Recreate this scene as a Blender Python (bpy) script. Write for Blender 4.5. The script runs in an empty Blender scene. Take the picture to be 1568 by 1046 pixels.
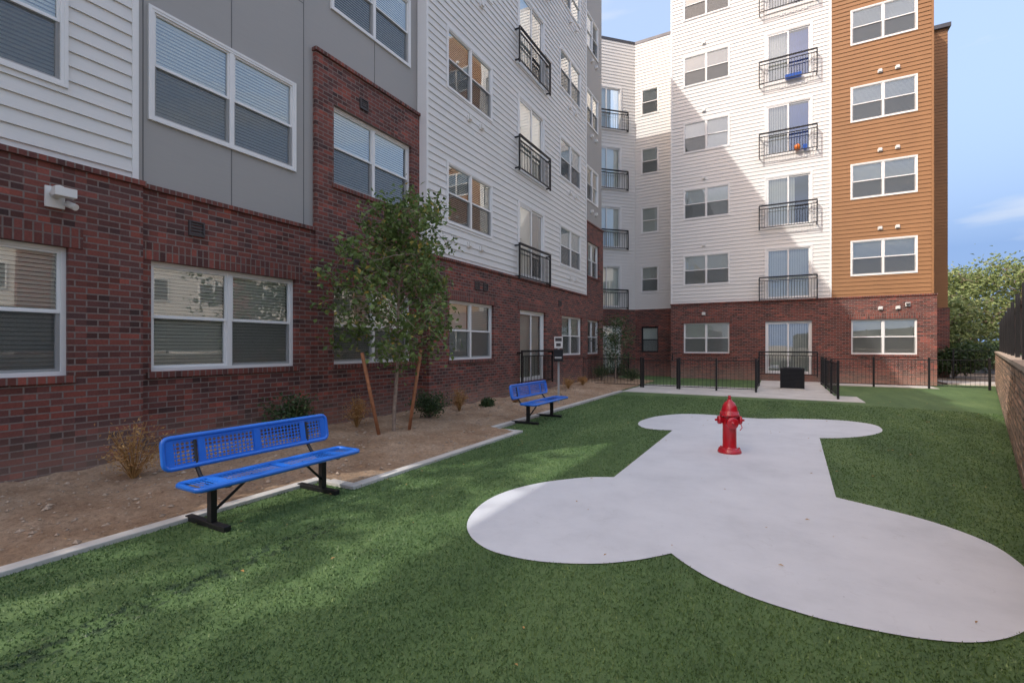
import bpy, math, random
import numpy as np
from mathutils import Vector, Matrix, noise
random.seed(7); np.random.seed(7)
R=math.radians
scene=bpy.context.scene
# ------------------------------------------------------------------ materials
class NT:
    def __init__(s,name):
        s.m=bpy.data.materials.new(name); s.m.use_nodes=True
        s.t=s.m.node_tree; s.t.nodes.clear()
        s.out=s.n('ShaderNodeOutputMaterial')
    def n(s,typ,ins=None,**kw):
        nd=s.t.nodes.new(typ)
        for k,v in kw.items(): setattr(nd,k,v)
        if ins:
            for k,v in ins.items():
                if isinstance(v,bpy.types.NodeSocket): s.t.links.new(v,nd.inputs[k])
                else: nd.inputs[k].default_value=v
        return nd
    def bsdf(s,**ins):
        b=s.n('ShaderNodeBsdfPrincipled',{k.replace('_',' '):v for k,v in ins.items()})
        s.t.links.new(b.outputs[0],s.out.inputs[0]); return b
    def obj(s): return s.n('ShaderNodeTexCoord').outputs['Object']
    def noise(s,vec,scale,detail=4,rough=.55,dist=0):
        return s.n('ShaderNodeTexNoise',{'Vector':vec,'Scale':scale,'Detail':detail,'Roughness':rough,'Distortion':dist}).outputs['Fac']
    def ramp(s,fac,stops):
        r=s.n('ShaderNodeValToRGB',{'Fac':fac}); e=r.color_ramp.elements
        while len(e)<len(stops): e.new(.5)
        for i,(p,c) in enumerate(stops):
            e[i].position=p; e[i].color=(*c,1) if len(c)==3 else c
        return r.outputs[0]
    def mr(s,v,a,b,c,d): return s.n('ShaderNodeMapRange',{0:v,1:a,2:b,3:c,4:d}).outputs[0]
    def mix(s,f,a,b,bt='MIX'):
        m=s.n('ShaderNodeMix',data_type='RGBA',blend_type=bt)
        for i,v in ((0,f),(6,a),(7,b)):
            if isinstance(v,bpy.types.NodeSocket): s.t.links.new(v,m.inputs[i])
            else: m.inputs[i].default_value=v if i==0 else (*v,1)
        return m.outputs[2]
    def math(s,op,a,b=0.0,c=0.0):
        m=s.n('ShaderNodeMath',{0:a,1:b,2:c},operation=op); return m.outputs[0]
    def bump(s,h,strength,dist):
        return s.n('ShaderNodeBump',{'Height':h,'Strength':strength,'Distance':dist}).outputs[0]
    def scalev(s,vec,x,y,z):
        return s.n('ShaderNodeMapping',{'Vector':vec,'Scale':(x,y,z)}).outputs[0]

def simple(name,col,rough=.6,metal=0,var=.12,vs=3.0,bs=0,bscale=60,bdist=.002,coat=0):
    t=NT(name); o=t.obj(); f=t.noise(o,vs,5)
    a=tuple(max(0,c*(1-var)) for c in col); b=tuple(min(1,c*(1+var)) for c in col)
    c=t.ramp(f,[(.3,a),(.7,b)])
    kw=dict(Base_Color=c,Roughness=rough,Metallic=metal,Coat_Weight=coat)
    if bs: kw['Normal']=t.bump(t.noise(o,bscale,4),bs,bdist)
    t.bsdf(**kw); return t.m

def brickmat(name,w,h,c1,c2,mortar,ms=.008,flip=False,var=.55,off=.5,dirt=True):
    t=NT(name); o=t.obj(); sp=t.n('ShaderNodeSeparateXYZ',{0:o})
    u=t.math('ADD',sp.outputs[0],sp.outputs[1]); z=sp.outputs[2]
    vec=t.n('ShaderNodeCombineXYZ',{0:u,1:z}).outputs[0]
    b=t.n('ShaderNodeTexBrick',{'Vector':vec,'Color1':(*c1,1),'Color2':(*c2,1),'Mortar':(*mortar,1),'Scale':1.0,'Mortar Size':ms,'Mortar Smooth':.15,'Bias':-.05,'Brick Width':w,'Row Height':h})
    b.offset=off
    row=t.math('FLOOR',t.math('DIVIDE',z,h)); par=t.math('MULTIPLY',t.math('MODULO',t.math('ABSOLUTE',row),2.0),off*w)
    col=t.math('FLOOR',t.math('DIVIDE',t.math('SUBTRACT',u,par),w))
    wn=t.n('ShaderNodeTexWhiteNoise',{0:t.n('ShaderNodeCombineXYZ',{0:col,1:row}).outputs[0]},noise_dimensions='2D').outputs[0]
    n2=t.noise(vec,.6,4); n3=t.noise(vec,45,5,.7)
    c=t.mix(1,b.outputs[0],t.ramp(wn,[(0,(1-var,1-var*.9,1-var*.9)),(.35,(1,1,1)),(.75,(1.1,1.05,1.0)),(1,(1+var,1+var*.8,1+var*.7))]),'MULTIPLY')
    c=t.mix(b.outputs[1],c,mortar)
    c=t.mix(1,c,t.ramp(n2,[(.3,(.82,.82,.84)),(.7,(1.12,1.1,1.08))]),'MULTIPLY')
    c=t.mix(1,c,t.ramp(n3,[(.3,(.78,.78,.78)),(.7,(1.18,1.18,1.18))]),'MULTIPLY')
    if dirt:
        zf=t.mr(z,0.0,.7,.9,0.0)
        c=t.mix(t.math('MULTIPLY',zf,n2),c,(.36,.27,.21))
    hh=t.math('SUBTRACT',t.math('MULTIPLY',n3,.35),t.math('MULTIPLY',b.outputs[1],1.0))
    t.bsdf(Base_Color=c,Roughness=.85,Normal=t.bump(hh,.8,.008)); return t.m

M={}
M['brick']=brickmat('brick_red',.205,.072,(.225,.062,.044),(.085,.042,.04),(.21,.165,.145),ms=.008,var=.55)
M['soldier']=brickmat('brick_soldier',.075,.30,(.21,.06,.044),(.10,.04,.037),(.19,.145,.125),off=0,dirt=False,var=.4)
M['cmu']=brickmat('split_face_block',.30,.10,(.52,.35,.25),(.36,.24,.175),(.2,.155,.125),ms=.012,var=.35)
def paint(name,c,v=.05):
    t=NT(name); o=t.obj(); f=t.noise(t.scalev(o,.6,.6,.25),1.2,5,.6); f2=t.noise(t.scalev(o,3,3,40),1,3)
    a=tuple(x*(1-v) for x in c); b=tuple(min(1,x*(1+v)) for x in c)
    col=t.mix(.5,t.ramp(f,[(.3,a),(.7,b)]),t.ramp(f2,[(.3,a),(.7,b)]))
    t.bsdf(Base_Color=col,Roughness=.62,Normal=t.bump(f2,.15,.002)); return t.m
M['white']=paint('white_lap_siding',(.69,.68,.65))
M['trim']=paint('white_trim',(.76,.76,.74),.02)
M['grey']=paint('grey_panel',(.345,.335,.315),.03)
M['seam']=simple('panel_seam',(.15,.15,.15),.8)
M['ochre']=paint('ochre_lap_siding',(.275,.135,.052),.18)
M['pale']=paint('pale_stucco',(.66,.63,.58),.05)
M['frame']=simple('window_vinyl',(.76,.76,.74),.4,var=.02)
M['blind']=simple('blind_slat',(.88,.9,.83),.5,var=.03)
M['black']=simple('black_metal',(.018,.018,.02),.42,metal=.3,bs=.1)
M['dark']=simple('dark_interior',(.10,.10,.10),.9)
M['vent']=simple('vent_dark',(.06,.05,.05),.6)
M['ventw']=simple('vent_white',(.72,.71,.68),.5,var=.03)
M['roof']=simple('roof_membrane',(.5,.5,.5),.9)
M['ltlas']=simple('flashing',(.09,.09,.1),.4,metal=.5)
M['cap']=simple('concrete_cap',(.48,.39,.31),.85,bs=.3)
M['wood']=simple('stake_wood',(.36,.15,.07),.8,vs=12,var=.3,bs=.4,bscale=40)
M['bark']=simple('bark',(.30,.23,.18),.9,vs=20,var=.3,bs=.6,bscale=60,bdist=.006)
M['plastic']=simple('grey_plastic',(.4,.4,.4),.5)
M['cloth']=simple('blue_curtain',(.03,.12,.5),.8); M['orange']=simple('orange_plastic',(.8,.2,.03),.5)
# glass
t=NT('window_glass'); o=t.obj()
nrm=t.bump(t.noise(o,1.1,0),.12,.02)
gl=t.n('ShaderNodeBsdfGlossy',{'Color':(.93,.97,.98,1),'Roughness':.012,'Normal':nrm})
tr=t.n('ShaderNodeBsdfTransparent',{'Color':(.96,.98,.96,1)})
fr=t.n('ShaderNodeFresnel',{'IOR':1.5}).outputs[0]
f=t.math('MINIMUM',t.math('ADD',t.math('MULTIPLY',fr,2.6),.12),.95)
mx=t.n('ShaderNodeMixShader',{0:f,1:tr.outputs[0],2:gl.outputs[0]}); t.t.links.new(mx.outputs[0],t.out.inputs[0]); M['glass']=t.m
t=NT('insect_screen'); d=t.n('ShaderNodeBsdfDiffuse',{'Color':(.10,.102,.105,1)}); tr=t.n('ShaderNodeBsdfTransparent')
mx=t.n('ShaderNodeMixShader',{0:.42,1:tr.outputs[0],2:d.outputs[0]}); t.t.links.new(mx.outputs[0],t.out.inputs[0]); M['screen']=t.m
# turf
def turf(name,blade):
    t=NT(name); o=t.obj()
    big=t.noise(t.scalev(o,1.6,.4,1),1.0,4,.6,.6)
    mid=t.noise(o,7,4,.6); fine=t.noise(o,150,3,.7)
    c=t.ramp(big,[(.32,(.064,.122,.038)),(.52,(.086,.155,.050)),(.70,(.116,.190,.066))])
    sp=t.n('ShaderNodeSeparateXYZ',{0:o})
    # dark blotches painted beside the kerb in place of gaps in the light
    dd=t.math('ABSOLUTE',t.math('ADD',sp.outputs[0],t.math('ADD',3.12,t.math('MULTIPLY',sp.outputs[1],.06))))
    db=t.math('MULTIPLY',t.mr(dd,.16,.06,0.0,1.0),t.mr(sp.outputs[1],3.0,2.6,0.0,1.0))
    dn=t.mr(t.noise(o,13,2,.5),.5,.58,0.0,1.0)
    c=t.mix(t.math('MULTIPLY',t.math('MULTIPLY',db,dn),.8),c,(.02,.045,.02))
    c=t.mix(1,c,t.ramp(mid,[(.3,(.85,.87,.85)),(.7,(1.15,1.12,1.11))]),'MULTIPLY')
    if blade:
        ri=t.n('ShaderNodeNewGeometry').outputs['Random Per Island']
        c=t.mix(1,c,t.ramp(ri,[(0,(.8,.85,.8)),(.7,(1.2,1.15,1.12)),(.97,(1.4,1.3,1.25)),(1,(2.4,1.9,1.8))]),'MULTIPLY')
        t.bsdf(Base_Color=c,Roughness=.5)
    else:
        c=t.mix(1,c,t.ramp(fine,[(.3,(.7,.73,.7)),(.7,(1.2,1.15,1.15))]),'MULTIPLY')
        t.bsdf(Base_Color=c,Roughness=.8,Normal=t.bump(fine,.5,.010))
    return t.m
M['turf']=turf('turf_base',False); M['blade']=turf('turf_blades',True)
# bone concrete
t=NT('painted_concrete'); o=t.obj()
a=t.noise(o,1.3,6,.65); b=t.noise(o,90,3); v=t.n('ShaderNodeTexVoronoi',{'Vector':o,'Scale':3.2}).outputs['Distance']
c=t.ramp(a,[(.3,(.52,.54,.57)),(.5,(.59,.61,.64)),(.75,(.65,.67,.70))])
c=t.mix(1,c,t.ramp(t.math('ADD',v,t.math('MULTIPLY',t.noise(o,2.1,1),.04)),[(.0,(.3,.29,.27)),(.032,(.6,.6,.6)),(.04,(1,1,1))]),'MULTIPLY')
c=t.mix(1,c,t.ramp(t.noise(t.scalev(o,1,1,1),4,8,.8,2),[(.25,(.82,.81,.79)),(.42,(1,1,1))]),'MULTIPLY')
t.bsdf(Base_Color=c,Roughness=.75,Normal=t.bump(b,.25,.003)); M['bone']=t.m
t=NT('concrete'); o=t.obj(); a=t.noise(o,1.5,6,.65); b=t.noise(o,60,4)
t.bsdf(Base_Color=t.ramp(a,[(.3,(.46,.44,.41)),(.7,(.62,.60,.56))]),Roughness=.85,Normal=t.bump(b,.3,.004)); M['conc']=t.m
t=NT('sandy_soil'); o=t.obj(); a=t.noise(o,1.2,8,.7); b=t.noise(o,22,7,.8); g_=t.noise(o,120,3)
c=t.ramp(a,[(.28,(.27,.165,.10)),(.46,(.42,.28,.175)),(.7,(.58,.43,.30))])
c=t.mix(1,c,t.ramp(b,[(.32,(.48,.45,.43)),(.5,(.95,.95,.95)),(.7,(1.2,1.2,1.2))]),'MULTIPLY')
t.bsdf(Base_Color=c,Roughness=.95,Normal=t.bump(t.math('ADD',b,t.math('MULTIPLY',g_,.4)),1,.03)); M['soil']=t.m
M['pebble']=simple('pebble',(.40,.31,.23),.9,vs=9,var=.45)
M['asphalt']=simple('asphalt',(.06,.06,.062),.9,vs=1,bs=.3,bscale=90)
M['gravel']=simple('distant_ground',(.26,.21,.16),.95,vs=.2,var=.25,bs=.4,bscale=15)
def leafm(name,c1,c2,c3):
    t=NT(name); ri=t.n('ShaderNodeNewGeometry').outputs['Random Per Island']
    c=t.ramp(ri,[(0,c1),(.6,c2),(.93,c2),(1,c3)])
    pb=t.n('ShaderNodeBsdfPrincipled',{'Base Color':c,'Roughness':.45})
    tl=t.n('ShaderNodeBsdfTranslucent',{'Color':c}); mx=t.n('ShaderNodeMixShader',{0:.3,1:pb.outputs[0],2:tl.outputs[0]})
    t.t.links.new(mx.outputs[0],t.out.inputs[0]); return t.m
M['leaf']=leafm('leaves_green',(.07,.12,.03),(.17,.25,.07),(.52,.36,.08))
M['leafd']=leafm('leaves_dark',(.02,.05,.016),(.07,.12,.04),(.14,.17,.06))
M['leaft']=leafm('leaves_distant',(.14,.18,.06),(.27,.33,.12),(.34,.36,.16))
M['leafdry']=leafm('leaves_dry',(.36,.17,.05),(.54,.33,.13),(.65,.48,.22))
BLUE=(.02,.175,.70,1)
t=NT('blue_coated_metal'); o=t.obj()
t.bsdf(Base_Color=BLUE,Roughness=.33,Coat_Weight=.4,Normal=t.bump(t.noise(o,90,2),.08,.002)); M['blue']=t.m
t=NT('blue_perforated_metal'); o=t.obj(); sp=t.n('ShaderNodeSeparateXYZ',{0:o})
def frac(x,k): return t.math('SUBTRACT',t.math('FRACT',t.math('MULTIPLY',x,k)),.5)
fx=frac(sp.outputs[0],27); fz=frac(t.math('ADD',sp.outputs[2],sp.outputs[1]),27)
d=t.math('ADD',t.math('MULTIPLY',fx,fx),t.math('MULTIPLY',fz,fz)); hole=t.math('LESS_THAN',d,.14)
pb=t.n('ShaderNodeBsdfPrincipled',{'Base Color':BLUE,'Roughness':.35,'Coat Weight':.4}); tr=t.n('ShaderNodeBsdfTransparent')
mx=t.n('ShaderNodeMixShader',{0:hole,1:pb.outputs[0],2:tr.outputs[0]}); t.t.links.new(mx.outputs[0],t.out.inputs[0]); M['perf']=t.m
t=NT('red_enamel'); o=t.obj()
t.bsdf(Base_Color=t.ramp(t.noise(o,6,5),[(.3,(.42,.004,.012)),(.7,(.56,.008,.024))]),Roughness=.28,Coat_Weight=.5,Normal=t.bump(t.noise(o,60,3),.15,.002)); M['red']=t.m

# ------------------------------------------------------------------ mesh helper
class MB:
    def __init__(s): s.v=[]; s.f=[]; s.mi=[]; s.mats=[]; s.sm=[]
    def mid(s,k):
        if k not in s.mats: s.mats.append(k)
        return s.mats.index(k)
    def face(s,pts,k,smooth=False):
        b=len(s.v); s.v.extend([tuple(p) for p in pts]); s.f.append(tuple(range(b,b+len(pts)))); s.mi.append(s.mid(k)); s.sm.append(smooth)
    def box(s,x0,x1,y0,y1,z0,z1,k,skip=''):
        b=len(s.v)
        s.v.extend([(x0,y0,z0),(x1,y0,z0),(x1,y1,z0),(x0,y1,z0),(x0,y0,z1),(x1,y0,z1),(x1,y1,z1),(x0,y1,z1)])
        for f in ((3,2,1,0),(4,5,6,7),(0,1,5,4),(1,2,6,5),(2,3,7,6),(3,0,4,7)):
            s.f.append(tuple(b+i for i in f)); s.mi.append(s.mid(k)); s.sm.append(False)
    def tube(s,pts,rad,k,n=8,caps=True):
        pts=[Vector(p) for p in pts]
        if not hasattr(rad,'__len__'): rad=[rad]*len(pts)
        b=len(s.v); prev=None
        for i,p in enumerate(pts):
            d=(pts[min(i+1,len(pts)-1)]-pts[max(i-1,0)]).normalized()
            a=prev if prev is not None else (Vector((1,0,0)) if abs(d.x)<.9 else Vector((0,1,0)))
            u=(a-d*a.dot(d)).normalized(); w=d.cross(u); prev=u
            for j in range(n):
                an=2*math.pi*j/n; s.v.append(tuple(p+(u*math.cos(an)+w*math.sin(an))*rad[i]))
        for i in range(len(pts)-1):
            for j in range(n):
                s.f.append((b+i*n+j,b+i*n+(j+1)%n,b+(i+1)*n+(j+1)%n,b+(i+1)*n+j)); s.mi.append(s.mid(k)); s.sm.append(True)
        if caps:
            e=b+(len(pts)-1)*n
            s.f.append(tuple(b+n-1-j for j in range(n))); s.f.append(tuple(e+j for j in range(n)))
            s.mi+= [s.mid(k)]*2; s.sm+=[False]*2
    def build(s,name,parent=None,loc=(0,0,0),rot=0,bevel=0):
        me=bpy.data.meshes.new(name); me.from_pydata(s.v,[],s.f); 
        for k in s.mats: me.materials.append(M[k])
        me.polygons.foreach_set('material_index',s.mi); me.polygons.foreach_set('use_smooth',s.sm); me.update()
        o=bpy.data.objects.new(name,me); scene.collection.objects.link(o)
        o.location=loc; o.rotation_euler=(0,0,rot)
        if parent: o.parent=parent
        if bevel:
            m=o.modifiers.new('b','BEVEL'); m.width=bevel; m.segments=2; m.limit_method='ANGLE'
        return o
def empty(name,loc=(0,0,0),rot=0):
    e=bpy.data.objects.new(name,None); scene.collection.objects.link(e); e.location=loc; e.rotation_euler=(0,0,rot); e.empty_display_size=.2; return e

# ------------------------------------------------------------------ facade kit (local X along wall, -Y outward)
def cells(s0,s1,z0,z1,ops):
    zs={z0,z1}
    for o in ops:
        if o[1]>s0 and o[0]<s1:
            for z in (o[2],o[3]):
                if z0<z<z1: zs.add(z)
    zs=sorted(zs); out=[]
    for a,b in zip(zs[:-1],zs[1:]):
        m=(a+b)/2; cur=s0
        for o in sorted([o for o in ops if o[2]<m<o[3] and o[1]>s0 and o[0]<s1]):
            if o[0]>cur: out.append((cur,o[0],a,b))
            cur=max(cur,o[1])
        if cur<s1: out.append((cur,s1,a,b))
    return out
def region(mb,k,s0,s1,z0,z1,off,ops,lap=0,back=.35):
    if lap:
        z=z0
        while z<z1-1e-4:
            zt=min(z+lap,z1)
            for (a,b,c,d) in cells(s0,s1,z,zt,ops):
                yb=off-.022*(1-(c-z)/lap); yt=off-.022*(1-(d-z)/lap)
                mb.face([(a,yb,c),(b,yb,c),(b,yt,d),(a,yt,d)],k)
                if c==z: mb.face([(a,off,c),(b,off,c),(b,yb,c),(a,yb,c)],k)
            z=zt
    else:
        for (a,b,c,d) in cells(s0,s1,z0,z1,ops): mb.face([(a,off,c),(b,off,c),(b,off,d),(a,off,d)],k)
    mb.face([(s0,off+back,z0),(s0,off,z0),(s0,off,z1),(s0,off+back,z1)],k)
    mb.face([(s1,off,z0),(s1,off+back,z0),(s1,off+back,z1),(s1,off,z1)],k)
    mb.face([(s0,off,z1),(s1,off,z1),(s1,off+back,z1),(s0,off+back,z1)],k)
def reveal(mb,k,o,off,d=.2):
    a,b,c,e=o[:4]; y0,y1=off+.001,off+d
    mb.face([(a,y0,c),(a,y1,c),(a,y1,e),(a,y0,e)],k); mb.face([(b,y1,c),(b,y0,c),(b,y0,e),(b,y1,e)],k)
    mb.face([(a,y0,e),(a,y1,e),(b,y1,e),(b,y0,e)],k); mb.face([(a,y0,c),(b,y0,c),(b,y1,c),(a,y1,c)],k)
def ring(mb,a,b,c,d,w,y0,y1,k):
    mb.box(a,b,y0,y1,c,c+w,k); mb.box(a,b,y0,y1,d-w,d,k); mb.box(a,a+w,y0,y1,c+w,d-w,k); mb.box(b-w,b,y0,y1,c+w,d-w,k)
def window(mb,o,off,brick,halves=2,fr='frame'):
    a,b,c,d=o[:4]; fy=off+(.07 if brick else -.03)
    if not brick: ring(mb,a-.02,b+.02,c-.02,d+.02,.035,fy-.006,off+.02,'trim')
    w=.045; ring(mb,a,b,c,d,w,fy,fy+.09,fr)
    m=(a+b)/2; parts=[(a+w,b-w)]
    if halves==2:
        mb.box(m-.032,m+.032,fy+.005,fy+.085,c+w,d-w,fr); parts=[(a+w,m-.032),(m+.032,b-w)]
    zm=(c+d)/2
    for (p,q) in parts:
        ring(mb,p,q,zm-.02,d-w,.024,fy+.02,fy+.06,fr)
        ring(mb,p,q,c+w,zm+.02,.03,fy+.032,fy+.08,fr)
        g=fy+.045; mb.face([(p,g,zm),(q,g,zm),(q,g,d-w),(p,g,d-w)],'glass')
        g=fy+.06; mb.face([(p,g,c+w),(q,g,c+w),(q,g,zm),(p,g,zm)],'glass')
        if random.random()<.9:
            g=fy+.026; mb.face([(p,g,c+w),(q,g,c+w),(q,g,zm-.021),(p,g,zm-.021)],'screen')
        drop=1 if (o[0]<8 or random.random()<.8) else random.choice([.97,.75,.5]); z=d-w-.03; zend=d-w-(d-c-2*w)*drop+.02; tilt=random.uniform(1.0,1.12) if o[0]<8 else random.uniform(.95,1.35)
        mb.box(p+.01,q-.01,fy+.09,fy+.12,d-w-.045,d-w,'blind')
        while z>zend:
            h=.025*math.sin(tilt); e=.025*math.cos(tilt); y=fy+.105
            mb.face([(p+.012,y-e,z-h),(q-.012,y-e,z-h),(q-.012,y+e,z+h),(p+.012,y+e,z+h)],'blind'); z-=.046
def door(mb,o,off,brick,cloth=False):
    a,b,c,d=o[:4]; fy=off+(.07 if brick else -.03)
    if not brick: ring(mb,a-.03,b+.03,c-.03,d+.03,.05,fy-.012,off+.02,'trim')
    w=.06; ring(mb,a,b,c,d,w,fy,fy+.09,'frame'); m=(a+b)/2
    for i,(p,q) in enumerate([(a+w,m+.03),(m-.03,b-w)]):
        y=fy+.015+i*.03; ring(mb,p,q,c+w,d-w,.06,y,y+.028,'frame'); g=y+.015
        mb.face([(p+.06,g,c+w),(q-.06,g,c+w),(q-.06,g,d-w),(p+.06,g,d-w)],'glass')
    x=a+w; lim=b-w-random.choice([0,0,0,.5])
    ang=random.uniform(.15,.5)
    if cloth:
        for i in range(16):
            x0=m+.05+i*.045; mb.face([(x0,fy+.12+.02*(i%2),c+w),(x0+.045,fy+.12+.02*((i+1)%2),c+w),(x0+.045,fy+.12+.02*((i+1)%2),d-w-.1),(x0,fy+.12+.02*(i%2),d-w-.1)],'cloth')
        lim=m
    while x<lim-.08:
        y=fy+.15; mb.face([(x,y+.04*math.sin(ang),c+w),(x+.085*math.cos(ang),y-.04*math.sin(ang),c+w),(x+.085*math.cos(ang),y-.04*math.sin(ang),d-w),(x,y+.04*math.sin(ang),d-w)],'blind'); x+=.088
def railing(mb,a,b,z0,z1,off,dep=.16):
    y=off-dep
    for z in (z0+.05,z1-.03,z1-.16): mb.box(a,b,y-.018,y+.018,z-.015,z+.015,'black')
    mb.box(a-.01,b+.01,y-.03,y+.03,z1-.012,z1+.014,'black')
    for x in (a,b): 
        mb.box(x-.022,x+.022,y-.022,y+.022,z0-.03,z1-.013,'black')
        for z in (z0+.05,z1-.06): mb.box(x-.016,x+.016,y+.023,off+.01,z-.02,z+.02,'black')
    n=max(2,int((b-a)/.1))
    for i in range(1,n):
        x=a+(b-a)*i/n; mb.box(x-.007,x+.007,y-.007,y+.007,z0+.066,z1-.176,'black')
def vents(mb,x,z,off,k='ventw'):
    mb.box(x-.075,x+.075,off-.05,off+.01,z-.06,z+.06,k); mb.box(x-.055,x+.055,off-.095,off-.051,z-.03,z+.075,k)
def sqvent(mb,x,z,off):
    ring(mb,x-.1,x+.1,z-.1,z+.1,.02,off-.03,off+.01,'vent')
    for i in range(4): mb.box(x-.08,x+.08,off-.02+.002*i,off-.005,z-.075+.04*i,z-.05+.04*i,'vent')
SILL=[1.18,4.36,7.47,10.6,13.73]; WH=1.4; BT=3.45; LAP=.165; TOP=17.8
RAIL=[.42,3.53,6.66,9.78,12.9]
def brickdress(mb,o,off,lintel=True):
    a,b,c,d=o[:4]
    if lintel: mb.box(a-.12,b+.12,off-.012,off+.06,d+.001,d+.215,'soldier')
    mb.box(a-.05,b+.05,off-.035,off+.09,c-.075,c-.001,'soldier')
def cap(mb,a,b,z,off):
    mb.box(a-.02,b+.02,off-.04,off+.25,z+.002,z+.06,'soldier')

bld=empty('apartment_building')
LX=-6.87
walls=MB(); wins=MB(); det=MB()
W=[]
def addw(s0,s1,l,off,brick,kind='w'):
    z0,z1=(SILL[l],SILL[l]+WH)
    if kind=='d': z0,z1=RAIL[l]+.03,SILL[l]+WH
    o=(s0,s1,z0,z1,kind,off,brick); W.append(o); return o
BO=-.10
for l in range(5): addw(.2,2.2,l,BO if l==0 else 0,l==0)
for l in range(5):
    addw(3.02,5.07,l,-.02 if l==0 else .02,l==0)
    addw(5.81,7.85,l,-.05 if l<2 else .02,l<2)
WX=-.22
for l in range(5):
    addw(8.86,10.82,l,WX-.08 if l==0 else WX,l==0)
    addw(12.3,14.05,l,WX-.08 if l==0 else WX,l==0,'d')
    addw(15.39,17.35,l,WX-.08 if l==0 else WX,l==0)
    addw(18.35,19.75,l,-.17 if l<2 else -.1,l<2)
ops=[o[:4] for o in W]
Y0=-.1
region(walls,'brick',Y0,2.9,-.3,BT,BO,ops); region(walls,'white',Y0,2.87,BT,TOP,0,ops,LAP)
region(walls,'brick',2.9,5.43,-.3,BT,-.02,ops); region(walls,'grey',2.87,8.12,BT,TOP,.02,[*ops,(5.43,8.12,BT,6.5)])
region(walls,'brick',5.43,8.12,-.3,BT+.0,-.05,ops); region(walls,'brick',5.43,8.12,BT,6.5,-.05,ops)
region(walls,'brick',8.12,18.0,-.3,BT,WX-.08,ops); region(walls,'white',8.12,18.0,BT,TOP,WX,ops,LAP)
region(walls,'brick',18.0,20.3,-.3,6.5,-.17,ops); region(walls,'grey',18.0,20.3,6.5,TOP,-.1,ops)
for (a,b,z,off) in ((Y0,2.9,BT,BO),(2.95,5.40,BT,-.02),(5.43,8.08,6.5,-.05),(8.12,17.98,BT,WX-.08),(18.03,20.3,6.5,-.17)): cap(walls,a,b,z,off)
walls.box(2.82,2.885,-.03,.1,BT+.07,TOP,'trim'); walls.box(8.105,8.17,WX-.03,WX+.22,BT+.07,TOP,'trim'); walls.box(17.95,18.02,WX-.03,WX+.1,BT+.07,TOP,'trim')
for s in (4.05,6.85): 
    for (z0,z1) in ((BT+.08,4.33),(5.8,7.44),(8.9,10.57),(12.03,13.7)):
        if s>5.4 and z1<7: continue
        if s>5.4 and z0<6: z0=6.6
        walls.box(s-.006,s+.006,.0155,.03,z0,z1,'seam')
for s in (2.95,5.25):
    walls.box(s-.006,s+.006,.0155,.03,BT+.08,TOP-.1,'seam')
for z in (7.2,10.3,13.4,16): walls.box(2.96,5.24,.0165,.03,z-.006,z+.006,'seam')
for o in W:
    brick=o[6]; off=o[5]
    reveal(walls,'brick' if brick else 'trim',o,off)
    if o[4]=='w': window(wins,o,off,brick)
    else: door(wins,o,off,brick); railing(det,o[0]-.18,o[1]+.2,o[2]-.08,o[2]+.92,off)
    if brick: brickdress(walls,o,off,o[3]<3)
    if not brick and o[4]=='w':
        m=(o[0]+o[1])/2
        if o[0]>8: vents(det,m-.1,o[2]-.38,off); vents(det,m+.45,o[2]-.38,off)
for (s,z,off) in ((3.55,3.08,-.02),(6.5,6.05,-.05),(6.35,3.0,-.05),(10.0,3.02,WX-.08),(10.4,3.02,WX-.08),(15.2,2.98,WX-.08)): sqvent(det,s,z,off)
det.box(2.0,2.16,BO-.03,BO,2.98,3.2,'ventw'); det.tube([(2.08,BO-.03,3.12),(2.08,BO-.16,3.14)],[.05,.06],'ventw',12); det.box(2.02,2.2,BO-.22,BO-.12,3.08,3.17,'ventw'); det.tube([(2.17,BO-.05,3.04),(2.22,BO-.13,3.0)],.035,'ventw',10)
det.box(3.5,3.62,-.03,.01,6.35,6.5,'ventw')
mass=MB()
mass.box(Y0+.1,20.3,.95,13,-.3,TOP-.3,'dark'); mass.box(Y0,20.3,.0,13,TOP-.02,TOP+.12,'roof')
mass.box(Y0,Y0+.09,.3,13,-.3,TOP-.05,'pale'); mass.box(20.2,20.3,.2,13,-.3,TOP-.05,'grey')
mass.box(Y0,20.3,-.3,.02,TOP+.0,TOP+.1,'ltlas')
# added out of view: brick wall, raised connector, next wing; the gap admits sun
mass.box(-26,Y0-.01,-.1,.15,-.3,3.35,'brick'); mass.box(-26,Y0-.01,-.14,.19,3.352,3.42,'soldier')
mass.box(-26,Y0-.01,0,1.0,9.3,TOP,'white'); mass.box(-45,-26.01,0,13,-.3,TOP,'pale')
for mb,nm in ((walls,'left_wing_walls'),(wins,'left_wing_windows'),(det,'left_wing_railings_and_vents'),(mass,'left_wing_roof_and_core')): mb.build(nm,bld,(LX,0,0),R(90))
# ---- right wing
walls=MB(); wins=MB(); det=MB(); mass=MB(); W=[]
for l in range(6):
    z=SILL[l] if l<5 else 16.86
    b=l==0; off=-.08 if b else 0
    W.append((-3.86,-1.89,z,z+WH,'w',off,b)); W.append((2.63,4.72,z,z+WH,'w',off,b))
    W.append((-.45,1.28,(RAIL[l]-.1 if l==0 else z-.82),z+WH,'d',off,b))
ops=[o[:4] for o in W]; T2=20.3
region(walls,'brick',-4.44,5.30,-.3,BT,-.08,ops); region(walls,'white',-4.44,1.94,BT,T2,0,ops,LAP); region(walls,'ochre',1.94,5.2,BT,T2,0,ops,LAP)
cap(walls,-4.44,5.3,BT,-.08)
walls.box(1.9,1.97,-.03,.1,BT+.07,T2,'trim'); walls.box(-4.46,-4.38,-.03,.1,BT+.07,T2,'trim'); walls.box(5.15,5.22,-.03,.1,BT+.07,T2,'ochre')
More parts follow.
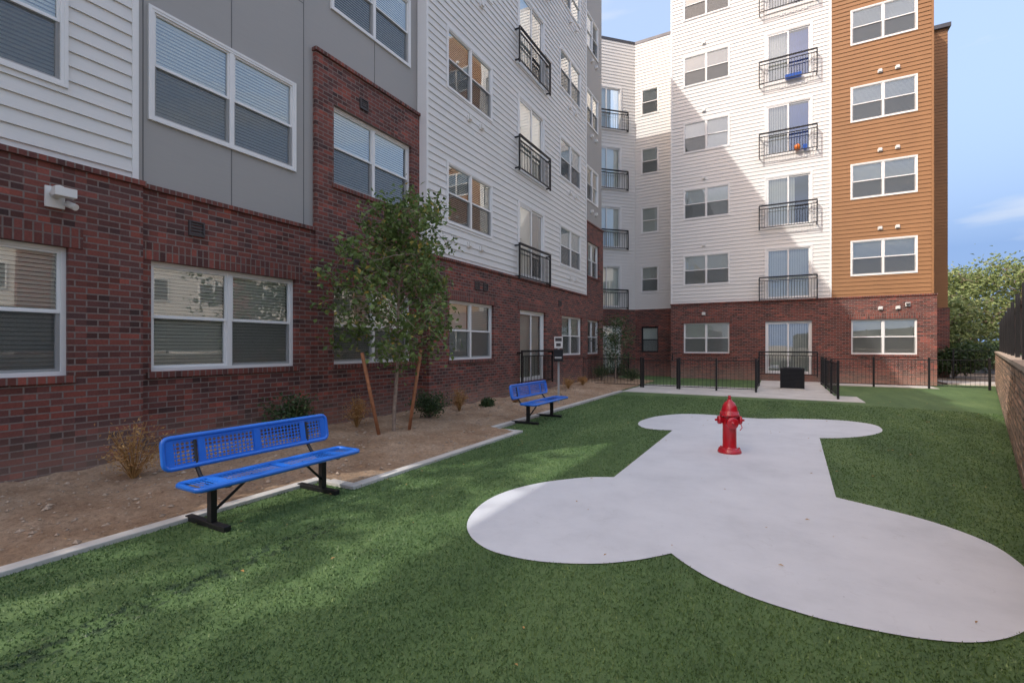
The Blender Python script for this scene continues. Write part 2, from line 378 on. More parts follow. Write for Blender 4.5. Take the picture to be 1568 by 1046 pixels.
for o in W:
    reveal(walls,'brick' if o[6] else 'trim',o,o[5])
    if o[4]=='w': 
        window(wins,o,o[5],o[6])
        if o[6]: brickdress(walls,o,o[5])
        m=(o[0]+o[1])/2
        vents(det,m-.1,o[3]+.42,o[5],'ventw') ; 
        if o[0]>2: vents(det,m+.45,o[3]+.42,o[5],'ventw')
    else: door(wins,o,o[5],o[6],9<o[2]<13.5); railing(det,o[0]-.23,o[1]+.17,o[2]-.06,o[2]+.95,o[5],.3)
    if o[4]=='d' and not o[6]:
        for i in range(5): det.box(.1+i*.22,.25+i*.22,-.03,.0,o[2]-.28,o[2]-.2,'ventw')
det.tube([(.75,-.15,9.82),(.75,-.15,9.98),(.8,-.15,10.05)],[.1,.13,.05],'orange',10); det.box(.95,1.1,-.2,-.08,9.8,10.0,'cloth')
det.box(.3,.9,-.2,-.1,12.92,13.1,'cloth')
det.box(4.35,4.5,-.13,-.08,3.05,3.2,'ventw'); det.box(4.37,4.48,-.2,-.13,3.1,3.17,'vent')
mass.box(-4.3,5.2,.95,16,-.3,T2-.3,'dark'); mass.box(-4.44,5.2,0,16,T2,T2+.15,'roof')
mass.box(-4.44,-4.36,.2,2,BT,T2-.01,'white'); mass.box(-4.44,-4.34,.1,2,-.3,BT-.01,'brick')
mass.box(5.12,5.2,.2,8,BT,T2-.01,'ochre'); mass.box(5.1,5.28,.2,8,-.3,BT-.01,'brick')
mass.box(5.2,7.5,7.9,20,BT,17.5,'ochre'); mass.box(5.2,7.55,7.8,20,-.3,BT-.01,'brick'); mass.box(5.2,7.6,7.75,20,17.5,17.7,'ltlas')
for i in range(85): mass.box(5.21,7.5,7.885,7.9,BT+.165*i,BT+.165*i+.02,'ochre')
for mb,nm in ((walls,'right_wing_walls'),(wins,'right_wing_windows'),(det,'right_wing_railings_and_vents'),(mass,'right_wing_roof_and_core')): mb.build(nm,bld,(0,23.7,0),0)
# ---- back wing B
walls=MB(); wins=MB(); det=MB(); mass=MB(); W=[]
for l in range(5): W.append((-6.3,-5.42,SILL[l],SILL[l]+1.35,'w',-.04 if l==0 else 0,l==0))
ops=[o[:4] for o in W]
region(walls,'brick',-6.65,-4.3,-.3,BT,-.05,ops); region(walls,'white',-6.65,-4.3,BT,17.6,0,ops,LAP)
for o in W: reveal(walls,'brick' if o[6] else 'trim',o,o[5]); window(wins,o,o[5],o[6],1,'black' if o[6] else 'frame')
mass.box(-6.6,-4.3,.95,14,-.3,17.3,'dark'); mass.box(-6.65,-4.3,-.03,14,17.6,17.75,'ltlas')
for mb,nm in ((walls,'back_wing_walls'),(wins,'back_wing_windows'),(mass,'back_wing_core')): mb.build(nm,bld,(0,25.5,0),0)
# ---- back wing A 45 deg
walls=MB(); wins=MB(); det=MB(); mass=MB(); W=[]
for l in range(5): W.append((-2.55,-.85,RAIL[l] if l else .1,SILL[l]+WH,'d',-.04 if l==0 else 0,l==0))
ops=[o[:4] for o in W]
region(walls,'brick',-9,0,-.3,BT,-.05,ops); region(walls,'white',-9,0,BT,17.6,0,ops,LAP)
for o in W: reveal(walls,'brick' if o[6] else 'trim',o,o[5]); door(wins,o,o[5],o[6]); railing(det,-2.8,-.5,o[2]-.05,o[2]+.95,o[5])
mass.box(-9,-.95,.95,10,-.3,17.3,'dark'); mass.box(-9,.0,-.03,10,17.6,17.74,'ltlas')
for mb,nm in ((walls,'corner_wing_walls'),(wins,'corner_wing_windows'),(det,'corner_wing_railings'),(mass,'corner_wing_core')): mb.build(nm,bld,(-6.65,25.5,0),R(45))

# ---- building across the street: unseen, added for window reflections and bounce light
b2=empty('apartment_building')
walls=MB(); H=12.5
walls.box(-45,18,0,14,0,H,'pale'); walls.box(-45,18,-.15,.0,H-.5,H+.3,'trim')
for i in range(16):
    s=-43+i*3.8
    for z in (1.2,4.4,7.5,10.3):
        ring(walls,s,s+1.9,z,z+1.5,.07,-.06,-.003,'frame'); walls.box(s+.9,s+1.0,-.05,-.003,z+.07,z+1.43,'frame'); walls.face([(s+.07,-.02,z+.07),(s+1.83,-.02,z+.07),(s+1.83,-.02,z+1.43),(s+.07,-.02,z+1.43)],'dark')
    if i%3==0: walls.box(s-1.7,s-.3,-.4,-.001,0,H+.8,'brick')
walls.build('walls_and_windows',b2,(21,0,0),R(-90))

# ------------------------------------------------------------------ ground
def sheet(name,pts,z,k,mb=None):
    m=MB(); m.face([(x,y,z) for x,y in pts],k); return m.build(name)
sheet('ground',[(-900,-900),(900,-900),(900,900),(-900,900)],-.06,'gravel')
sheet('road',[(10.5,-200),(18,-200),(18,250),(10.5,250)],-.05,'asphalt')
def wallx(y): return 1.3 if y<3.5 else 1.3+(y-3.5)*.2805
turfpoly=[(-4.42,-7),(1.28,-7),(1.28,3.5),(wallx(24.6)-.02,24.6),(-6.9,24.6),(-6.9,15.6),(-4.42,15.6),(-4.42,7.3),(-3.9,7.3),(-3.9,3.6),(-4.42,3.6)]
sheet('artificial_turf',turfpoly,0,'turf')
F=730.;
def g(u,v,z=0):
    p=(u-784)/F; q=(v-530)/F; tt=(1.5-z)/q; return (tt*(.874*p-.486),tt*(.486*p+.874))
bonepx=[(940,731),(905,731),(870,734),(832,739),(795,747),(765,757),(742,769),(725,784),(716,799),(716,813),(725,827),(745,841),(775,851),(815,859),(860,863),(910,864),(955,861),(995,855),(1028,848),
(1045,861),(1075,880),(1110,898),(1155,917),(1210,935),(1270,952),(1340,967),(1410,979),(1480,985),(1530,981),(1568,968),(1592,945),(1596,915),(1583,885),(1555,858),(1518,834),(1470,814),(1415,796),(1350,779),(1280,762),
(1255,671),(1285,671),(1315,669),(1340,665),(1351,660),(1345,653),(1325,648),(1290,644),(1250,642),(1205,641),(1160,641),(1120,638),(1085,635),(1045,634),(1010,637),(985,643),(977,649),(985,655),(1005,658),(1030,659)]
bone=[g(u,v) for u,v in bonepx]
def smooth_poly(P,corners):
    out=[]; n=len(P)
    for i in range(n):
        p0,p1,p2,p3=[np.array(P[(i+k)%n]) for k in (-1,0,1,2)]
        if i in corners: p0=p1
        if (i+1)%n in corners: p3=p2
        for tt in (0,.25,.5,.75):
            out.append(tuple(.5*((2*p1)+(-p0+p2)*tt+(2*p0-5*p1+4*p2-p3)*tt*tt+(-p0+3*p1-3*p2+p3)*tt**3)))
    return out
bone=smooth_poly(bone,{0,18,38,39,58})
m=MB()
from mathutils.geometry import tessellate_polygon
tri=tessellate_polygon([[Vector((x,y,0)) for x,y in bone]])
for a,b,c in tri:
    P=[bone[i] for i in (a,b,c)]
    ar=(P[1][0]-P[0][0])*(P[2][1]-P[0][1])-(P[1][1]-P[0][1])*(P[2][0]-P[0][0])
    if ar<0: P=P[::-1]
    m.face([(x,y,.008) for x,y in P],'bone')
m.build('bone_shaped_pavement')
m=MB(); m.box(-4.5,2.05,15.6,17.25,-.05,.012,'conc'); m.box(-4.5,-.62,17.262,19.0,-.05,.010,'conc'); m.box(-.6,1.5,17.262,23.6,-.05,.011,'conc'); m.box(1.512,5.0,22.0,23.6,-.05,.011,'conc')
m.build('concrete_walkway')
m=MB(); m.box(6,40,25.3,27,-.05,.02,'conc'); m.build('sidewalk')
m=MB()
m.box(-4.53,-4.41,-7,3.54,-.1,.035,'conc'); m.box(-4.53,-3.87,3.545,3.66,-.1,.036,'conc'); m.box(-3.99,-3.87,3.665,7.24,-.1,.035,'conc'); m.box(-4.6,-3.87,7.245,7.36,-.1,.036,'conc'); m.box(-4.6,-4.48,7.365,15.58,-.1,.035,'conc')
m.build('concrete_curb',bevel=.008)
def soilz(x,y):
    edge=-3.95 if 3.6<y<7.3 else -4.5
    dpt=min(1,max(0,(edge-x)/2.2)); z=.015+.12*dpt**1.2
    n=noise.fractal(Vector((x*1.3,y*1.3,0)),1,2,4)*.05+noise.noise(Vector((x*6,y*6,3)))*.02+noise.noise(Vector((x*14,y*14,7)))*.012
    return z+n*min(1,dpt*4+.1)+ (-.02 if dpt<.03 else 0)
m=MB(); xs=np.linspace(-7.0,-3.93,78); ys=np.linspace(-3,21,600); nx=len(xs)
for y in ys:
    for x in xs: m.v.append((float(x),float(y),soilz(x,y)))
for j in range(len(ys)-1):
    for i in range(nx-1):
        xm=(xs[i]+xs[i+1])/2; ym=(ys[j]+ys[j+1])/2
        if xm>-4.5 and not (3.6<ym<7.3): continue
        if ym>15.6 and xm>-4.6: continue
        m.f.append((j*nx+i,j*nx+i+1,(j+1)*nx+i+1,(j+1)*nx+i)); m.mi.append(m.mid('soil')); m.sm.append(True)
m.build('soil_bed')
m=MB()
for i in range(4200):
    y=random.uniform(0,16); x=random.uniform(-6.8,-4.56 if not 3.6<y<7.3 else -4.02); z=soilz(x,y); s=random.choice([.006,.008,.01,.014,.02,.035 if random.random()<.3 else .01])
    c=Vector((x,y,z+s*.2)); vs=[Vector((random.uniform(.7,1.2)*a,random.uniform(.7,1.2)*b,random.uniform(.4,.8)*cc))*s for a,b,cc in ((1,0,0),(-1,0,0),(0,1,0),(0,-1,0),(0,0,1),(0,0,-1))]
    for f in ((0,2,4),(2,1,4),(1,3,4),(3,0,4),(2,0,5),(1,2,5),(3,1,5),(0,3,5)): m.face([c+vs[k] for k in f],'pebble')
m.build('pebbles')
def inpoly(px,py,poly):
    ins=np.zeros(len(px),bool); n=len(poly); j=n-1
    for i in range(n):
        xi,yi=poly[i]; xj,yj=poly[j]
        c=((yi>py)!=(yj>py))&(px<(xj-xi)*(py-yi)/((yj-yi) or 1e-9)+xi); ins^=c; j=i
    return ins
N=480000
r=1.0+14*np.random.rand(N)**1.3; an=np.random.uniform(R(-30),R(105),N)
px=-r*np.sin(an)*1.0; py=r*np.cos(an)
ok=inpoly(px,py,turfpoly)&~inpoly(px,py,bone)&~((py>15.55)&(px<2.1))
px,py,r=px[ok],py[ok],r[ok]; n=len(px)
wd=.0022+.0007*r; ht=np.random.uniform(.007,.018,n); a=np.random.uniform(0,6.28,n); ln=np.random.uniform(0,.014,n); la=np.random.uniform(0,6.28,n)
V=np.zeros((n,3,3)); V[:,0,0]=px-np.cos(a)*wd; V[:,0,1]=py-np.sin(a)*wd; V[:,1,0]=px+np.cos(a)*wd; V[:,1,1]=py+np.sin(a)*wd
V[:,2,0]=px+np.cos(la)*ln; V[:,2,1]=py+np.sin(la)*ln; V[:,2,2]=ht; V[:,:2,2]=.001
me=bpy.data.meshes.new('turf_blades'); me.vertices.add(n*3); me.vertices.foreach_set('co',V.ravel())
me.loops.add(n*3); me.loops.foreach_set('vertex_index',np.arange(n*3)); me.polygons.add(n); me.polygons.foreach_set('loop_start',np.arange(n)*3); me.polygons.foreach_set('loop_total',np.full(n,3)); me.update(); me.validate()
me.materials.append(M['blade']); o=bpy.data.objects.new('turf_blades',me); scene.collection.objects.link(o); o.parent=bpy.data.objects['artificial_turf']

# ------------------------------------------------------------------ retaining wall + fence on top
rw=empty('retaining_wall'); 
L=math.hypot(26-3.5,22.5*.2805); ang=math.atan2(22.5,22.5*.2805)
for (a,b,loc,rt,nm) in ((0,L,(1.3,3.5,0),ang,'wall_far'),(-12,-.02,(1.3,3.5,0),R(90),'wall_near')):
    m=MB(); m.box(a,b,-.25,-.008,-.1,1.235,'cmu')
    rr_=random.Random(3)
    for i in range(12):
        x=a-(.15 if i%2 else 0)
        while x<b:
            x1=min(b,x+.30); x0=max(a,x); m.box(x0+.005,x1-.005,-.0075,rr_.uniform(.003,.014),.04+i*.1+.006,.04+i*.1+.095,'cmu'); x+=.30
    m.box(a-.02,b+.02,-.28,.03,1.243,1.30,'cap'); m.build(nm,rw,loc,rt)
fn=empty('picket_fence')
for (loc,rt,a,b) in (((1.3,3.5,0),ang,0.05,L),((1.3,3.5,0),R(90),-12,-.15)):
    m=MB()
    x=a
    while x<b: m.box(x,x+.085,-.21,-.19,1.36,2.4,'black'); x+=.1
    for z in (1.45,2.25): m.box(a,b,-.186,-.15,z-.02,z+.02,'black')
    x=a
    while x<b: m.box(x,x+.06,-.148,-.09,1.301,2.45,'black'); x+=2.2
    m.build('fence_panels',fn,loc,rt)

# ------------------------------------------------------------------ low metal fence
def fencerun(name,p,q,h=1.02,parent=None,gap=.12,posts=1.9):
    m=MB(); d=Vector((q[0]-p[0],q[1]-p[1],0)); L=d.length; n=max(1,round(L/posts))
    for i in range(n+1):
        x=L*i/n; m.box(x-.03,x+.03,-.03,.03,-.02,h+.06,'black'); m.box(x-.036,x+.036,-.036,.036,h+.061,h+.08,'black')
    for z in (.1,h): m.box(.031,L-.031,-.012,.012,z-.012,z+.012,'black')
    k=int(L/gap)
    for i in range(1,k):
        x=L*i/k; m.box(x-.004,x+.004,-.004,.004,.113,h-.013,'black')
    return m.build(name,parent,(p[0],p[1],0),math.atan2(d.y,d.x))
mf=empty('metal_fence')
fencerun('run_left',(-6.6,17.5),(-4.34,17.5),parent=mf); fencerun('run_front',(-2.97,17.35),(-.6,17.35),parent=mf,posts=1.2)
fencerun('run_return',(-.6,17.42),(-.6,20.2),parent=mf); fencerun('run_side',(1.5,16.2),(1.5,22.0),parent=mf); fencerun('run_right',(1.55,22.0),(6.3,22.0),parent=mf,posts=1.5)
gt=empty('metal_gate'); fencerun('gate_leaf',(-4.25,17.45),(-3.05,17.4),1.0,gt,posts=1.3)
m=MB(); m.tube([(-3.2,17.3,1.0),(-3.2,17.3,1.25),(-3.05,17.3,1.25)],.02,'black'); m.build('gate_closer',gt)

# ------------------------------------------------------------------ benches
def bench(loc):
    e=empty('park_bench',loc,R(90)); hl=.80
    m=MB(); y0,y1=-.27,.05; z=.415
    m.face([(-hl+.05,y0+.03,z),(hl-.05,y0+.03,z),(hl-.05,y1-.03,z),(-hl+.05,y1-.03,z)],'perf')
    def rim(P,r): m.tube(P+[P[0],P[1]],r,'blue',10,False)
    def rr(a,b,c,d,rad,fn):
        P=[]
        for (cx,cy,s) in ((b-rad,c+rad,-90),(b-rad,d-rad,0),(a+rad,d-rad,90),(a+rad,c+rad,180)):
            for k in range(5): an=R(s+22.5*k); P.append(fn(cx+rad*math.cos(an),cy+rad*math.sin(an)))
        return P
    rim(rr(-hl,hl,y0,y1,.05,lambda x,y:(x,y,z-.012)),.022)
    m.box(-hl+.04,hl-.04,y0+.0,y0+.05,z-.02,z+.004,'blue'); m.box(-hl+.04,hl-.04,y1-.05,y1,z-.02,z+.004,'blue')
    for x in (-.57,0,.57): m.box(x-.03,x+.03,y0+.05,y1-.05,z-.015,z+.005,'blue')
    m.build('seat',e)
    m=MB(); bk=lambda x,zz:(x,.23+(zz-.5)*.18,zz)
    rim(rr(-hl,hl,.49,.74,.05,bk),.02)
    m.face([bk(-hl+.03,.5),bk(hl-.03,.5),bk(hl-.03,.73),bk(-hl+.03,.73)],'perf')
    for x in (-hl+.05,-.5,0,.5,hl-.05):
        a=.03
        for s in (-.006,.006): m.face([(x-a,.23+s,.5),(x+a,.23+s,.5),(x+a,.271+s,.73),(x-a,.271+s,.73)],'blue')
    for zz in (.505,.725):
        m.face([(-hl+.03,.225+(zz-.02-.5)*.18,zz-.02),(hl-.03,.225+(zz-.02-.5)*.18,zz-.02),(hl-.03,.225+(zz+.02-.5)*.18,zz+.02),(-hl+.03,.225+(zz+.02-.5)*.18,zz+.02)],'blue')
    m.build('backrest',e)
    m=MB()
    for x in (-.55,.55):
        m.box(x-.03,x+.03,-.22,.36,.0,.045,'black'); m.box(x-.025,x+.025,-.03,.035,.046,.36,'black')
        m.box(x-.022,x+.022,-.24,.06,.362,.392,'black')
        m.tube([(x,.0,.33),(x,.17,.40),(x,.235,.48),(x,.275,.7)],.018,'black',8)
        s=1 if x<0 else -1
        m.tube([(x,0,.12),(x+s*.30,-.08,.385)],.013,'black',8)
    m.build('leg_frames',e,bevel=.006)
    return e
bench((-4.1,2.80,0)); bench((-4.2,8.75,0))

# ------------------------------------------------------------------ hydrant
hx,hy=g(1117,693); hy_e=empty('fire_hydrant',(hx,hy,.008),R(20))
m=MB()
def lathe(m,prof,k,n=32,c=(0,0),axis=None,origin=(0,0,0)):
    b=len(m.v); o=Vector(origin)
    if axis is None: ax=Vector((0,0,1))
    else: ax=Vector(axis).normalized()
    a=Vector((1,0,0)) if abs(ax.x)<.9 else Vector((0,1,0)); u=(a-ax*a.dot(ax)).normalized(); w=ax.cross(u)
    for r_,h in prof:
        for j in range(n):
            t_=2*math.pi*j/n; m.v.append(tuple(o+ax*h+(u*math.cos(t_)+w*math.sin(t_))*r_))
    for i in range(len(prof)-1):
        for j in range(n):
            m.f.append((b+i*n+j,b+i*n+(j+1)%n,b+(i+1)*n+(j+1)%n,b+(i+1)*n+j)); m.mi.append(m.mid(k)); m.sm.append(True)
lathe(m,[(.0,0),(.155,0),(.155,.028),(.145,.032),(.145,.055),(.10,.062),(.092,.09),(.090,.38),(.096,.40),(.096,.43),(.092,.44),(.092,.5),(.097,.51),(.13,.515),(.13,.54),(.122,.543),(.122,.565),(.108,.57),(.105,.60),(.094,.65),(.07,.695),(.04,.722),(.03,.73),(.03,.745),(0.0,.747)],'red',40)
m.build('barrel',hy_e)
m=MB()
for k in range(8):
    t_=k*math.pi/4; c=(math.cos(t_)*.128,math.sin(t_)*.128); lathe(m,[(0,.03),(.013,.03),(.013,.072),(0,.074)],'red',6,origin=(c[0],c[1],0))
    c=(math.cos(t_)*.113,math.sin(t_)*.113); lathe(m,[(0,.5),(.011,.5),(.011,.58),(0,.582)],'red',6,origin=(c[0],c[1],0))
lathe(m,[(0,.74),(.024,.74),(.019,.80),(0,.802)],'red',5)
m.build('bolts_and_operating_nut',hy_e)
m=MB()
for axv,rr_,le in (((1,0,0),.05,.165),((-1,0,0),.05,.165),((0,-1,0),.068,.165)):
    lathe(m,[(rr_*.95,.07),(rr_*.95,.115),(rr_*1.18,.117),(rr_*1.18,.15),(rr_*1.05,.158),(rr_*.5,.164),(.016,.166),(.015,.195),(0,.196)],'red',20,axis=axv,origin=(0,0,.455 if rr_<.06 else .43))
m.tube([(.13,-.02,.44),(.15,-.06,.36),(.11,-.1,.33)],.006,'red',6)
m.build('nozzle_caps',hy_e)

# ------------------------------------------------------------------ vegetation
def leaf(m,c,s,k,asp=.5,flat=False):
    if flat: an=random.uniform(0,6.28); d=Vector((math.cos(an),math.sin(an),random.uniform(-.1,.25))).normalized(); w=d.cross(Vector((0,0,1))).normalized()*s*asp*.5; nn=Vector((0,0,s*.15))
    else: d=Vector((random.gauss(0,1),random.gauss(0,1),random.gauss(-.2,.7))).normalized(); a=Vector((random.gauss(0,1),random.gauss(0,1),random.gauss(0,1))); w=d.cross(a).normalized()*s*asp*.5; nn=d.cross(w).normalized()*s*.1
    p0=c; p2=c+d*s; pm=c+d*s*.45
    b=len(m.v); m.v.extend([tuple(p0),tuple(pm+w+nn),tuple(p2),tuple(pm-w+nn)]); m.f.append((b,b+1,b+2,b+3)); m.mi.append(m.mid(k)); m.sm.append(False)
def tree(name,loc,H,crad,cz0,leafs,lsize,k,trunk_r=.03,lean=(0,0),nb=26,clump=.16,parent_rot=0,shape=None,asp=.5):
    e=empty(name,loc); m=MB(); lv=MB()
    tp=[Vector((lean[0]*(i/8)**1.3+random.uniform(-.02,.02)*(i>0)*H/3,lean[1]*(i/8)**1.3+random.uniform(-.02,.02)*(i>0)*H/3,H*.93*i/8)) for i in range(9)]
    m.tube([tp[0]-Vector((0,0,.1))]+tp,[trunk_r*1.3]+[trunk_r*(1-.09*i) for i in range(9)],'bark',8)
    tips=[]
    for i in range(nb):
        f=cz0/H+(1-cz0/H)*((i+random.random())/nb)*.93; idx=min(7,int(f/.93*8)); fr=f/.93*8-idx; b0=tp[idx].lerp(tp[min(8,idx+1)],min(1,fr))
        rel=(f-cz0/H)/(1-cz0/H); 
        prof=(math.sin(math.pi*min(1,.18+rel*.8))**.7) if shape is None else shape(rel)
        L=crad*prof*random.uniform(.55,1.15); an=i*2.4+random.uniform(-.5,.5)
        d=Vector((math.cos(an),math.sin(an),random.uniform(.25,.9))); pts=[b0]
        for j in range(1,5): pts.append(b0+Vector((d.x*L*j/4,d.y*L*j/4,d.z*L*(j/4)**.8*.8))+Vector([random.uniform(-.05,.05)*L for _ in range(3)]))
        m.tube(pts,[trunk_r*.4*(1-.2*j) for j in range(5)],'bark',5,False)
        for j in (1,2,3,4):
            tips.append(pts[j]); 
            if j>1:
                for _ in range(2):
                    q=pts[j]+Vector((random.gauss(0,1),random.gauss(0,1),random.gauss(.1,.8)))*L*.22; m.tube([pts[j],(pts[j]+q)/2+Vector((0,0,.02*L)),q],[trunk_r*.13]*3,'bark',4,False); tips.append(q); tips.append(q)
    wts=[random.choice([.2,.6,1,1.6,2.2]) for _ in tips]
    for c in random.choices(tips,wts,k=leafs):
        leaf(lv,c+Vector((random.gauss(0,clump),random.gauss(0,clump),random.gauss(-.03,clump))),lsize*random.uniform(.6,1.3),k,asp)
    m.build('trunk_and_limbs',e); lv.build('foliage',e); return e
tr=tree('young_tree',(-5.6,6.0,.05),3.85,1.2,1.05,6200,.092,'leaf',.034,lean=(.12,.12),nb=34,clump=.10,shape=lambda r:(1.0 if r<.45 else 1.0-(r-.45)*1.2),asp=.6)
m=MB(); m.tube([(.05,-.35,-.1),(-.08,-.62,1.35)],.028,'wood',8); m.tube([(.12,.22,-.1),(.3,.34,1.4)],.028,'wood',8); m.tube([(-.05,-.55,1.05),(.0,.0,1.1),(.24,.3,1.05)],.006,'black',5); m.build('stakes',tr)
tree('young_tree',(-5.75,19.0,.0),2.7,.8,.7,2000,.09,'leafd',.03,nb=18,clump=.12)
def shrub(name,x,y,h,w,k,n,ls,stems=24,dry=False):
    z=soilz(x,y) if x<-4 else 0
    e=empty(name,(x,y,z-.02)); m=MB(); lv=MB()
    for i in range(stems):
        an=random.uniform(0,6.28); rr=w*random.uniform(.2,1); hh=h*random.uniform(.5,1.05)*(1-.3*(rr/w)); P=[Vector((0,0,0)),Vector((math.cos(an)*rr*.4,math.sin(an)*rr*.4,hh*.55)),Vector((math.cos(an)*rr,math.sin(an)*rr,hh))]
        m.tube(P,[.006,.004,.002],'leafdry' if dry else 'bark',4,False)
        for _ in range(n//stems):
            f=random.uniform(.3,1); c=P[1].lerp(P[2],(f-.3)/.7)+Vector((random.gauss(0,w*.13),random.gauss(0,w*.13),random.gauss(0,h*.08)))
            c.z=max(.02,c.z); leaf(lv,c,ls*random.uniform(.6,1.3),k,.35 if dry else .5)
    m.build('stems',e); lv.build('leaves',e)
for (x,y,h,w) in ((-6.05,2.5,.72,.32),(-6.3,5.85,.6,.26),(-6.1,8.6,.62,.27),(-6.2,12.1,.45,.25),(-6.0,14.6,.45,.25),(-6.1,16.2,.4,.25),(-5.8,10.6,.2,.14)): shrub('dry_shrub',x,y,h,w,'leafdry',800,.04,40,True)
for (x,y,h,w) in ((-6.5,4.75,.75,.42),(-5.95,7.35,.62,.38),(-5.9,9.45,.24,.18),(-6.2,18.6,.8,.5),(-5.3,19.8,.6,.6),(-6.2,20.5,.9,.6)): shrub('green_shrub',x,y,h,w,'leafd',1700,.055,34)
def bigtree(x,y,H,R_,k='leaft',n=7000):
    tree('shade_tree',(x,y,-.05),H,R_,H*.16,n,.36,k,.16,nb=36,clump=R_*.13)
for (x,y,H,r_) in ((15.2,60,8.4,3.4),(20,62,9.0,4.0),(25.5,66,9.2,4.2),(10.5,66,8.0,3.3),(12,52,5,2.2),(17.5,48,5.0,2.0)): bigtree(x,y,H,r_)
# unseen trees added behind that gap, so their crowns dapple the lawn's sun
for (x,y,H,r_) in ((-9.9,-8.2,12.0,2.3),(-10.4,-12.6,12.5,2.4),(-9.8,-4.2,11.0,1.9)): tree('shade_tree',(x,y,-.05),H,r_,H*.5,420,.42,'leafd',.14,nb=8,clump=.22)
for (x,y) in ((7.6,31),(9.8,37),(12.2,42),(9.3,27.5)): shrub('boundary_shrub',x,y,1.8,1.3,'leafd',3000,.2,50)
fl=MB()
for i in range(260):
    if i<110: x=random.gauss(-5.0,.7); y=random.gauss(6.2,1.6); z=soilz(x,y)+.01 if x<-3.95 else .02
    else: x=random.uniform(-4.2,4); y=random.uniform(1.2,16); z=.02
    if x>wallx(y)-.05 or x<-6.8: continue
    leaf(fl,Vector((x,y,z)),random.uniform(.02,.045),'leafdry',.5,True)
fl.build('fallen_leaves')
fencerun('street_fence',(7.2,29.5),(12.5,29.2),1.3,None,.12,2.2)
hill=MB()
pp=[]
for i in range(61):
    x=-100+i*8; pp.append((x,320,max(2,5+4*noise.noise(Vector((x*.02,0,0))))))
for a,b in zip(pp[:-1],pp[1:]): hill.face([(a[0],a[1],-1),(b[0],b[1],-1),b,a],'leafd')
hill.build('distant_tree_line')

# ------------------------------------------------------------------ pet waste station, AC unit
e=empty('pet_waste_station',(-5.0,11.5,.03),R(20)); m=MB()
m.box(-.025,.025,-.025,.025,-.1,1.72,'plastic'); m.build('post',e)
m=MB(); m.box(-.11,.11,-.045,-.03,1.42,1.72,'ventw'); m.box(-.085,.085,-.048,-.046,1.6,1.69,'vent'); m.box(-.06,.06,-.048,-.046,1.47,1.55,'vent'); m.build('sign',e)
m=MB(); m.box(-.12,.12,-.16,-.03,1.08,1.36,'black'); m.box(-.13,.13,-.175,-.03,1.361,1.39,'black'); m.box(-.09,.09,-.18,-.161,1.15,1.2,'plastic'); m.build('bag_dispenser',e,bevel=.01)
e=empty('air_conditioner',(.45,19.2,.01)); m=MB()
m.box(-.36,.36,-.36,.36,0,.05,'conc'); m.box(-.32,.32,-.32,.32,.052,.70,'black')
for i in range(14): m.box(-.345,.345,-.345,.345,.07+i*.045,.085+i*.045,'black')
m.box(-.35,.35,-.35,.35,.70,.74,'black')
for sx in (-1,1):
    for sy in (-1,1): m.box(sx*.34-.02,sx*.34+.02,sy*.34-.02,sy*.34+.02,.05,.735,'black')
m.tube([(0,0,.74),(0,0,.76)],[.28,.26],'black',24); m.build('condenser',e)

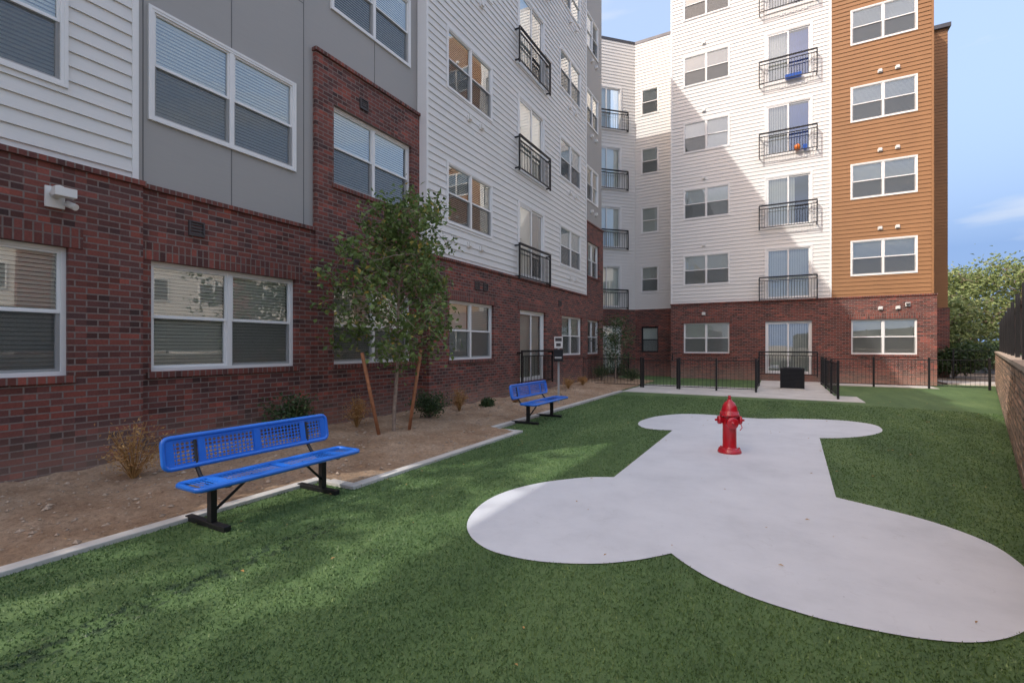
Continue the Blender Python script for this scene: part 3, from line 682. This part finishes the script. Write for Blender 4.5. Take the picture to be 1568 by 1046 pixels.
# ------------------------------------------------------------------ camera, sun, sky
cam=bpy.data.cameras.new('camera'); co=bpy.data.objects.new('camera',cam); scene.collection.objects.link(co)
co.location=(0,0,1.5); co.rotation_euler=(R(90),0,R(29.08)); cam.sensor_width=36; cam.lens=36*730/1568; cam.shift_y=.0047; cam.clip_end=3000; cam.clip_start=.05
scene.camera=co
sd=Vector((1,1.6,-1.65)).normalized()
el=math.asin(-sd.z); az=math.atan2(-sd.x,-sd.y)
sun=bpy.data.lights.new('sun','SUN'); so=bpy.data.objects.new('sun',sun); scene.collection.objects.link(so)
sun.energy=3.1; sun.angle=R(.5); sun.color=(1,.96,.9); so.rotation_euler=sd.to_track_quat('-Z','Y').to_euler()
w=bpy.data.worlds.new('World'); scene.world=w; w.use_nodes=True; nt=w.node_tree; nt.nodes.clear()
def wn(t_,**kw):
    n_=nt.nodes.new(t_)
    for k,v in kw.items(): setattr(n_,k,v)
    return n_
l=nt.links.new
sky=wn('ShaderNodeTexSky',sky_type='NISHITA',sun_disc=False,sun_elevation=el,sun_rotation=az%(2*math.pi),dust_density=2.0,air_density=1.0,ozone_density=1.0)
bg=wn('ShaderNodeBackground'); out=wn('ShaderNodeOutputWorld'); bg.inputs[1].default_value=.15
tc=wn('ShaderNodeTexCoord'); sep=wn('ShaderNodeSeparateXYZ'); l(tc.outputs['Generated'],sep.inputs[0])
gain=wn('ShaderNodeMix',data_type='RGBA',blend_type='MULTIPLY'); gain.inputs[0].default_value=1; gain.inputs[7].default_value=(4.8,3.8,2.95,1); l(sky.outputs[0],gain.inputs[6])
hz=wn('ShaderNodeMapRange'); hz.inputs[1].default_value=0.15; hz.inputs[2].default_value=.85; hz.inputs[3].default_value=.97; hz.inputs[4].default_value=0; l(sep.outputs[2],hz.inputs[0])
hm=wn('ShaderNodeMix',data_type='RGBA'); l(hz.outputs[0],hm.inputs[0]); l(gain.outputs[2],hm.inputs[6]); hm.inputs[7].default_value=(1.7,2.85,5.3,1)
mp=wn('ShaderNodeMapping'); mp.inputs['Scale'].default_value=(1.2,1.2,7); nz=wn('ShaderNodeTexNoise'); nz.inputs['Scale'].default_value=2.2; nz.inputs['Detail'].default_value=8
rp=wn('ShaderNodeValToRGB'); rp.color_ramp.elements[0].position=.54; rp.color_ramp.elements[1].position=.76; rp.color_ramp.elements[1].color=(.8,.8,.8,1)
mx=wn('ShaderNodeMix',data_type='RGBA'); mx.inputs[7].default_value=(6,6.2,6.4,1)
l(tc.outputs['Generated'],mp.inputs[0]); l(mp.outputs[0],nz.inputs['Vector']); l(nz.outputs['Fac'],rp.inputs[0]); l(rp.outputs[0],mx.inputs[0]); l(hm.outputs[2],mx.inputs[6]); l(mx.outputs[2],bg.inputs[0]); l(bg.outputs[0],out.inputs[0])
scene.view_settings.view_transform='Standard'; scene.view_settings.look='None'; scene.view_settings.exposure=0
